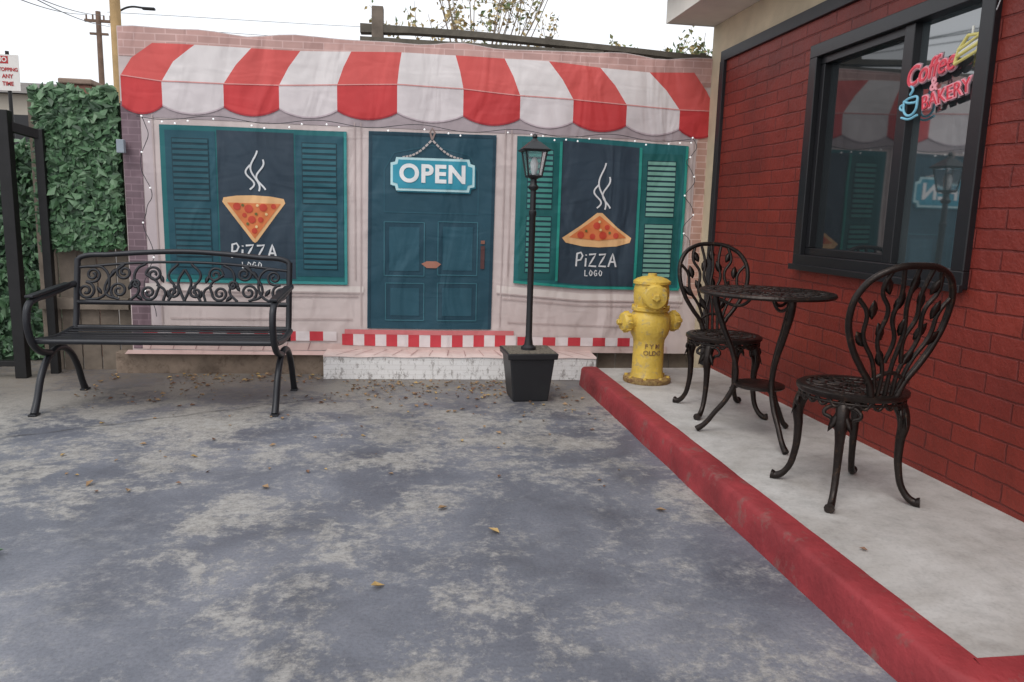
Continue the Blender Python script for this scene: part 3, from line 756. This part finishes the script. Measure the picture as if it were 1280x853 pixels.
# ------------------------------------------------------------------ bistro furniture
def opencaps(o):
    bm=bmesh.new(); bm.from_mesh(o.data)
    bmesh.ops.delete(bm,geom=[f for f in bm.faces if len(f.verts)>4],context='FACES'); bm.to_mesh(o.data); bm.free()
def chair(name,loc,rz):
    """front towards +y, back at -y"""
    e=empty(name,loc,rz)
    SR=.205; SZ=.445
    ring=lambda R,z,k=28,sy=1:([(R*math.cos(2*math.pi*i/k),R*sy*math.sin(2*math.pi*i/k)+.0,z) for i in range(k)],True)
    opencaps(lathe('seat_rim',[(SR-.02,SZ-.03),(SR-.004,SZ-.028),(SR+.004,SZ-.018),(SR+.004,SZ-.006),(SR-.006,SZ),(SR-.03,SZ-.001),(SR-.03,SZ-.012)],M_cast,e,40))
    sl_=[ring(.155,SZ-.006),ring(.10,SZ-.007),ring(.045,SZ-.008)]
    for i in range(16):
        a=2*math.pi*i/16
        sl_.append([(.03*math.cos(a),.03*math.sin(a),SZ-.008),(.10*math.cos(a+.12),.10*math.sin(a+.12),SZ-.008),(.185*math.cos(a-.08),.185*math.sin(a-.08),SZ-.007)])
        b=a+math.pi/16
        sl_.append([(.10*math.cos(b),.10*math.sin(b),SZ-.008),(.13*math.cos(b+.1),.13*math.sin(b+.1),SZ-.008),(.175*math.cos(b),.175*math.sin(b),SZ-.007)])
    tubes('seat_lattice',sl_,.0065,M_cast,e,res=1,u=3)
    ap=[]
    for i in range(24):
        a=2*math.pi*i/24; q=2*math.pi/24
        R=SR-.012
        ap.append([(R*math.cos(a),R*math.sin(a),SZ-.025),(R*math.cos(a+q/2),R*math.sin(a+q/2),SZ-.055),(R*math.cos(a+q),R*math.sin(a+q),SZ-.025)])
    ap.append(ring(SR-.012,SZ-.04))
    tubes('apron',ap,.0065,M_cast,e,res=1,u=4)
    lg=[];kv=[];kf=[];br=[]
    for sx in (-1,1):
        for sy in (-1,1):
            d=Vector((sx*.70,sy*.71,0)).normalized()
            prof=[(.150,SZ-.02,1.3),(.178,SZ-.06,1.75),(.196,SZ-.12,1.5),(.190,SZ-.20,1.1),(.196,.13,.9),(.222,.05,.85),(.262,.016,1.0),(.282,.018,1.3)] 
            lg.append([(d.x*a,d.y*a,z,k) for a,z,k in prof])
            side=Vector((-d.y,d.x,0))
            for t in (-.9,0,.9):
                c=Vector((d.x*.205,d.y*.205,SZ-.10))+side*t*.022
                leafblob(kv,kf,c+Vector((0,0,.01-.012*abs(t))),Vector((0,0,-1))+side*t*.5+d*.2,side,.11,.034)
            for q in (-1,1):
                br.append([tuple(d*.19+side*q*.012+Vector((0,0,SZ-.05))),tuple(d*.185+side*q*.05+Vector((0,0,SZ-.06))),tuple(d*.19+side*q*.065+Vector((0,0,SZ-.085))),tuple(d*.19+side*q*.04+Vector((0,0,SZ-.10))),tuple(d*.19+side*q*.012+Vector((0,0,SZ-.15)))])
    tubes('legs',lg,.0155,M_cast,e,res=3)
    mesh('leg_leaves',kv,kf,M_cast,e,True)
    tubes('leg_scrolls',br,.008,M_cast,e,res=2)
    def P(u,z,rad=1): # z above seat
        return (u,-.185-.17*z-.12*z*z+.06*(u/.2)**2*.5,SZ+z,rad)
    out=[P(-.055,-.005,1.2),P(-.075,.05),P(-.12,.11),(P(-.175,.20)),P(-.205,.31),P(-.185,.41),P(-.115,.472),P(0,.492),P(.115,.472),P(.185,.41),P(.205,.31),P(.175,.20),P(.12,.11),P(.075,.05),P(.055,-.005,1.2)]
    tubes('back_frame',[out],.0125,M_cast,e)
    st=[[P(0,-.005),P(0,.12),P(.012,.25),P(-.008,.36),P(0,.49)],
        [P(-.03,-.005),P(-.035,.10),P(-.085,.22),P(-.075,.33),P(-.115,.40),P(-.10,.475)],
        [P(.03,-.005),P(.035,.10),P(.085,.22),P(.075,.33),P(.115,.40),P(.10,.475)],
        [P(-.05,.03),P(-.08,.13),P(-.14,.23),P(-.15,.32),P(-.19,.37)],
        [P(.05,.03),P(.08,.13),P(.14,.23),P(.15,.32),P(.19,.37)],
        [P(-.035,.13),P(-.02,.22),P(-.05,.30),P(-.04,.38),P(-.06,.485)],
        [P(.035,.13),P(.02,.22),P(.05,.30),P(.04,.38),P(.06,.485)],
        [P(-.09,.05),P(0,.09),P(.09,.05)],]
    tubes('back_vines',st,.0085,M_cast,e,res=2)
    v=[];f=[]
    for (u,z,a) in ((0,.27,.1),(-.085,.25,-.5),(.085,.25,.5),(-.04,.36,.3),(.045,.37,-.35),(-.13,.33,-.2),(.13,.33,.2),(-.10,.42,-.5),(.10,.42,.5),(0,.43,0),(-.15,.22,-.7),(.15,.22,.7),(-.06,.15,-.4),(.06,.15,.4)):
        c=Vector(P(u,z)[:3]); d=Vector((math.sin(a),-.3*math.cos(a),math.cos(a)))
        leafblob(v,f,c,d,Vector((math.cos(a),0,-math.sin(a))),.078,.04)
    mesh('back_leaves',v,f,M_cast,e,True)
    return e
chair('bistro_chair',(1.80,2.735,.128),math.radians(4))
chair('bistro_chair',(1.835,4.03,.128),math.radians(180-3))
# table
tb=empty('bistro_table',(1.80,3.50,.128),math.radians(20))
TZ=.742; TR=.318
opencaps(lathe('top_rim',[(TR-.02,TZ-.022),(TR,TZ-.02),(TR+.006,TZ-.01),(TR,TZ),(TR-.03,TZ),(TR-.03,TZ-.01)],M_cast,tb,48))
rl=[]
for R_ in (.06,.12,.18,.24): rl.append(([(R_*math.cos(i*math.pi/14),R_*math.sin(i*math.pi/14),TZ-.006) for i in range(28)],True))
for i in range(24):
    a=2*math.pi*i/24
    rl.append([(.04*math.cos(a),.04*math.sin(a),TZ-.006),(.15*math.cos(a+.15),.15*math.sin(a+.15),TZ-.006),(.29*math.cos(a-.1),.29*math.sin(a-.1),TZ-.006)])
    rl.append([(.12*math.cos(a),.12*math.sin(a),TZ-.006),(.21*math.cos(a-.15),.21*math.sin(a-.15),TZ-.006),(.29*math.cos(a+.1),.29*math.sin(a+.1),TZ-.006)])
tubes('top_lattice',rl,.0075,M_cast,tb,res=1,u=3)
lathe('top_hub',[(.05,TZ-.012),(.05,TZ-.002),(.03,TZ)],M_cast,tb,20)
tl=[];sh=[];sv=[];sf=[]
for i in range(3):
    a=math.radians(-120*i-108)
    d=Vector((math.cos(a),math.sin(a),0)); s_=Vector((-d.y,d.x,0))
    prof=[(.24,TZ-.02,1.2),(.235,TZ-.07,1.3),(.19,TZ-.20,1.05),(.135,TZ-.33,.95),(.115,.30,1),(.15,.19,1),(.205,.11,.95),(.255,.04,1),(.29,.012,1.2)]
    tl.append([(d.x*r_,d.y*r_,z,k) for r_,z,k in prof])
    sh.append([tuple(d*.23+Vector((0,0,TZ-.05))),tuple(d*.12+Vector((0,0,TZ-.08))),tuple(d*.05+Vector((0,0,TZ-.02)))])
    sh.append([tuple(d*.14+Vector((0,0,.24))),tuple(d*.06+Vector((0,0,.27))),(0,0,.27)])
    leafblob(sv,sf,d*.225+Vector((0,0,TZ-.11)),Vector((-d.x*.4,-d.y*.4,-1)),s_,.12,.04)
tubes('legs',tl,.0135,M_cast,tb)
tubes('braces',sh,.008,M_cast,tb)
mesh('leg_leaves',sv,sf,M_cast,tb,True)
lathe('lower_shelf',[(.115,.262),(.122,.268),(.122,.278),(.11,.282),(.0,.282)],M_cast,tb,32)

# ------------------------------------------------------------------ ivy fence + gate
def leaf_mat(name,c1,c2,rough=.6,trans=True):
    m=D.materials.new(name); n,l=nt(m); b=n['Principled BSDF']
    v=coords(n,l); 
    c=ramp(n,l,noise_n(n,l,v,9,2,.6),[(.3,c1),(.7,c2)]); l.new(c,b.inputs['Base Color']); b.inputs['Roughness'].default_value=rough
    return m
ML=[leaf_mat('ivy_dark',(.026,.062,.032,1),(.045,.10,.045,1),.5),leaf_mat('ivy_mid',(.05,.125,.055,1),(.08,.17,.075,1),.5),leaf_mat('ivy_light',(.10,.19,.10,1),(.14,.24,.13,1),.5)]
def leaves(name,N,sampler,size,mats,parent=None,wts=(.35,.45,.2),flat=None,jit=.55):
    vs=[];fs=[];mi=[]
    for _ in range(N):
        c=Vector(sampler()); L_=size*random.uniform(.6,1.3)
        if flat: nrm=(Vector(flat)+Vector((random.gauss(0,jit),random.gauss(0,.3),random.gauss(0,jit)))).normalized()
        else: nrm=Vector((random.gauss(0,1),random.gauss(0,1),random.gauss(0,1))).normalized()
        t=nrm.cross(Vector((random.gauss(0,1),random.gauss(0,1),random.gauss(0,1)))).normalized(); s_=nrm.cross(t)
        b=len(vs)
        vs+= [c-t*L_*.5,c+s_*L_*.32-t*.1*L_-nrm*.12*L_,c+t*L_*.55,c-s_*L_*.32-t*.1*L_-nrm*.12*L_,c]
        fs+= [(b,b+1,b+4),(b+1,b+2,b+4),(b+2,b+3,b+4),(b+3,b,b+4)]
        k=random.choices(range(len(mats)),wts[:len(mats)])[0]; mi+=[k]*4
    o=mesh(name,vs,fs,mats,parent)
    for p_,k in zip(o.data.polygons,mi): p_.material_index=k
    return o
iv=empty('artificial_ivy_fence')
def s_iv():
    x=random.uniform(-2.43,-1.90); z=random.uniform(.88,1.98)+.03*noise.noise(Vector((x*6,0,0)))
    return (x,5.86-.03-abs(random.gauss(0,.02)),z)
box('backing',-2.43,-1.9,5.88,5.90,.9,1.95,ML[0],iv)
leaves('leaves',2600,s_iv,.072,ML,iv,(.25,.5,.25),flat=(0,-1,.25),jit=.4)
for i in range(5):
    box('board_%d'%i,-2.5+i*.13,-2.38+i*.13,5.91,5.93,0,1.9,M_wood,iv)
box('lower_rail',-2.5,-1.9,5.86,5.908,.45,.53,M_wood,iv)
def s_iv2():
    x=random.uniform(-4.2,-2.45); z=random.uniform(.02,1.66)
    return (x,6.3-.03-abs(random.gauss(0,.03)),z)
box('backing_low',-4.2,-2.45,6.3,6.33,0,1.6,ML[0],iv)
leaves('leaves_low',4500,s_iv2,.07,ML,iv,(.4,.45,.15),flat=(0,-1,.25))
gt=empty('metal_gate')
M_gate=std('black_gate_paint',S((34,33,34)),.5,.3,.3,8,.2,60,.002)
def gpost(nm,x,yy,zt,w_=.05): box(nm,x-w_/2,x+w_/2,yy-w_/2,yy+w_/2,0,zt,M_gate,gt,.004)
gpost('post_1',-2.535,5.64,1.79,.075); gpost('post_2',-2.385,5.79,1.69,.055); gpost('post_3',-3.5,5.6,1.79,.055)
box('top_bar',-3.5,-2.575,5.62,5.66,1.72,1.77,M_gate,gt,.003); box('bottom_bar',-3.5,-2.575,5.62,5.66,.08,.12,M_gate,gt,.003)
mesh('link_bar',[(-2.54,5.66,1.66),(-2.40,5.78,1.62),(-2.40,5.78,1.68),(-2.54,5.66,1.72),(-2.50,5.66,1.66),(-2.36,5.78,1.62),(-2.36,5.78,1.68),(-2.50,5.66,1.72)],[(0,1,2,3),(7,6,5,4),(3,2,6,7),(0,4,5,1)],M_gate,gt)

# ------------------------------------------------------------------ background
M_pole=std('utility_pole_wood',S((120,98,84)),.9,0,.3,3)
up=empty('utility_pole',(-17.0,50,0))
lathe('pole',[(.2,0),(.14,12.2)],M_pole,up,12)
box('crossarm',-.75,.75,-.07,.07,11.6,11.75,M_pole,up); box('crossarm_2',-.5,.5,-.07,.07,10.9,11.02,M_pole,up)
tubes('insulators',[[(x,0,11.7),(x,0,12.0)] for x in (-.65,-.3,.3,.65)],.05,M_pole,up,False)
pl=empty('power_line')
lns=[]
for k,(dx,dz) in enumerate(((-.6,12.0),(.3,12.0),(.6,11.4))):
    a=Vector((-17+dx,50,dz)); b=Vector((-6.3+dx*.2,11,4.75+.12*k)); 
    b2=b+(b-a)*.25
    pts=[]
    for i in range(20):
        t=i/19; q=a.lerp(b2,t); q.z-=.5*math.sin(math.pi*t); pts.append(tuple(q))
    lns.append(pts)
lns.append([(-16.5,50,11.5),(2,60,13.5),(14,70,16)]); lns.append([(-16.5,50,12.2),(2,60,14.6),(14,70,17.5)])
tubes('wires',lns,.014,M_wire,pl,res=1)
yp=empty('wooden_pole',(-2.28,7.1,0))
lathe('pole',[(.045,0),(.04,3.6)],std('yellow_pole',S((190,158,112)),.8,0,.25,6),yp,14)
fl=empty('street_light',(-11.2,35,0))
lathe('pole',[(.09,0),(.06,9.0)],M_gate,fl,10)
tubes('arm',[[(0,0,8.9),(.5,0,9.15),(1.1,0,9.15)]],.04,M_gate,fl); box('head',1.0,1.5,-.1,.1,9.08,9.18,M_gate,fl,.03)
bp=empty('brick_pillar',(-2.36,6.5,0)); box('shaft',-.10,.10,-.1,.1,0,2.08,std('rust_brick',S((142,102,88)),.9,0,.4,14,.5,30,.01),bp,.01); box('cap',-.12,.12,-.12,.12,2.08,2.12,std('cap_concrete',S((150,130,116)),.9),bp,.01)
fb=empty('distant_building',(-15,30,0))
box('walls',-4,3.2,0,6,0,4.9,std('beige_wall',S((176,168,156)),.9,0,.15,1),fb)
mesh('roof',[(-4.3,-.3,4.9),(3.5,-.3,4.9),(2.4,3,5.7),(-3.2,3,5.7),(-4.3,6.3,4.9),(3.5,6.3,4.9)],[(0,1,2,3),(1,5,2),(0,3,4),(4,3,2,5)],std('grey_roof',S((112,106,102)),.9,0,.2,3),fb)
for i in range(4): box('window_%d'%i,-2.9+i*1.5,-2.1+i*1.5,-.03,.02,3.2,4.2,M_frm,fb)
sg=empty('no_stopping_sign',(-5.30,12,0))
M_sw=std('sign_white',S((226,222,218)),.5,0,.08,4,0); M_sr=std('sign_red',S((178,40,44)),.5,0,.08,4,0)
box('plate',-.155,.155,-.004,.004,2.72,3.20,M_sw,sg,.001)
tubes('post',[[(0,.03,0),(0,.03,3.25)]],.025,M_gate,sg,False)
box('header',-.14,.02,-.0065,-.0045,3.08,3.18,M_sr,sg)
for body,z,s_,mm,dx in (('NO',3.13,.09,M_sw,-.06),('STOPPING',3.0,.066,M_sr,0),('ANY',2.91,.075,M_sr,0),('TIME',2.81,.075,M_sr,0)):
    me=text_mesh(body,s_,0,.002,.001)
    for v in me.vertices: v.co=(dx+v.co.x*.9,-.0085-v.co.z,z+v.co.y)
    me.materials.clear(); me.materials.append(mm); link(D.objects.new('lettering',me),sg)
nh=empty('neighbour_house',(6.5,13,0))
box('walls',-2.6,3,0,4,0,3.1,M_st,nh)
mesh('roof',[(-2.9,-.3,3.1),(3.3,-.3,3.1),(3.3,2,4.1),(-1.6,2,4.1),(-2.9,4.3,3.1),(3.3,4.3,3.1)],[(0,1,2,3),(0,3,4),(3,2,5,4)],std('brown_roof',S((124,94,84)),.9,0,.3,5),nh)
M_bark=std('bark',S((150,134,120)),.9,0,.3,10,0)
TLm=[leaf_mat('leaf_yellow',(.40,.30,.12,1),(.52,.40,.2,1)),leaf_mat('leaf_olive',(.20,.22,.09,1),(.28,.28,.13,1)),leaf_mat('leaf_green',(.08,.14,.05,1),(.14,.2,.08,1))]
def tree(name,loc,h,spread,nb,nl_,size,wts,th=.022):
    e=empty(name,loc)
    L_=[[(0,0,0,3.5),(.05,0,h*.3,2.8),(-.05,.05,h*.55,2)]]; tips=[]
    for i in range(nb):
        a=random.uniform(0,2*math.pi); rr_=spread*math.sqrt(random.random()); z1=h*random.uniform(.72,1.0)
        sx=rr_*math.cos(a); sy=rr_*math.sin(a)
        z0=h*random.uniform(.35,.55)
        pts=[(0,0,z0,1.2),(sx*.4,sy*.4,z0+(z1-z0)*.4,.8),(sx*.8,sy*.8,z0+(z1-z0)*.75,.5),(sx*1.05+random.gauss(0,.06),sy,z1,.25)]
        L_.append(pts); 
        for k in range(4):
            t=random.uniform(.45,1); q=Vector(pts[1][:3]).lerp(Vector(pts[3][:3]),t); d=Vector((random.gauss(0,.2),random.gauss(0,.2),random.uniform(.1,.45)))
            L_.append([(*q,.35),(*(q+d*.6),.25),(*(q+d),.15)]); tips.append((q,q+d))
    tubes('branches',L_,th,M_bark,e,res=1,u=3)
    def s():
        a,b=random.choice(tips); q=a.lerp(b,random.random()); return q+Vector((random.gauss(0,.05),random.gauss(0,.05),random.gauss(0,.05)))
    leaves('foliage',nl_,s,size,TLm,e,wts)
tree('sparse_tree',(1.2,12,0),5.1,1.2,32,1300,.08,(.55,.33,.12),.014)
tree('shrub_tree',(4.3,11.6,0),3.9,.8,24,1600,.09,(.2,.4,.4),.014)

# ------------------------------------------------------------------ fallen leaves
FLm=[leaf_mat('dry_leaf_tan',(.26,.16,.08,1),(.36,.23,.12,1)),leaf_mat('dry_leaf_brown',(.14,.07,.04,1),(.23,.12,.07,1)),leaf_mat('dry_leaf_yellow',(.40,.25,.08,1),(.46,.32,.13,1))]
vs=[];fs=[];mi=[]
def litter(x,yy,z,s,k):
    a=random.uniform(0,6.28); b=len(vs); t=Vector((math.cos(a),math.sin(a),random.gauss(0,.15))); q=Vector((-math.sin(a),math.cos(a),random.gauss(0,.2)))
    c=Vector((x,yy,z+.003+s*.12))
    for v in (c-t*s*.5,c+q*s*.3-t*.08*s+Vector((0,0,s*.13)),c+t*s*.5,c-q*s*.3-t*.08*s+Vector((0,0,s*.13)),c-Vector((0,0,s*.08))): vs.append(v)
    fs.extend([(b,b+1,b+4),(b+1,b+2,b+4),(b+2,b+3,b+4),(b+3,b,b+4)]); mi.extend([k]*4)
for _ in range(900):
    x=random.uniform(-2.0,1.25); d=abs(random.gauss(0,.42)); yy=(5.66 if x<-.47 else 5.46)-.044*x-d
    if noise.noise(Vector((x*2,yy*2,0)))<-.15: continue
    litter(x,yy,0,random.choice((.012,.018,.025,.04)),random.choices((0,1,2),(.5,.35,.15))[0])
for _ in range(55):
    x=random.uniform(-1.6,1.25); yy=random.uniform(3.2,5.0)
    litter(x,yy,0,random.uniform(.015,.04),random.choices((0,1,2),(.5,.25,.25))[0])
for x,yy,s,k in ((.38,2.75,.055,2),(-.05,2.35,.05,2),(-.55,3.3,.05,0),(.2,3.0,.05,0),(-1.3,3.4,.05,0),(1.1,2.9,.05,0),(-.12,1.6,.035,0),(1.55,2.2,.03,1)): litter(x,yy,.128 if x>1.4 else 0,s,k)
o=mesh('fallen_leaves',vs,fs,FLm)
for p_,k in zip(o.data.polygons,mi): p_.material_index=k
vs=[];fs=[];mi=[]
litter(-1.36,2.70,0,.10,0); mesh('green_leaf',vs,fs,[ML[1]])
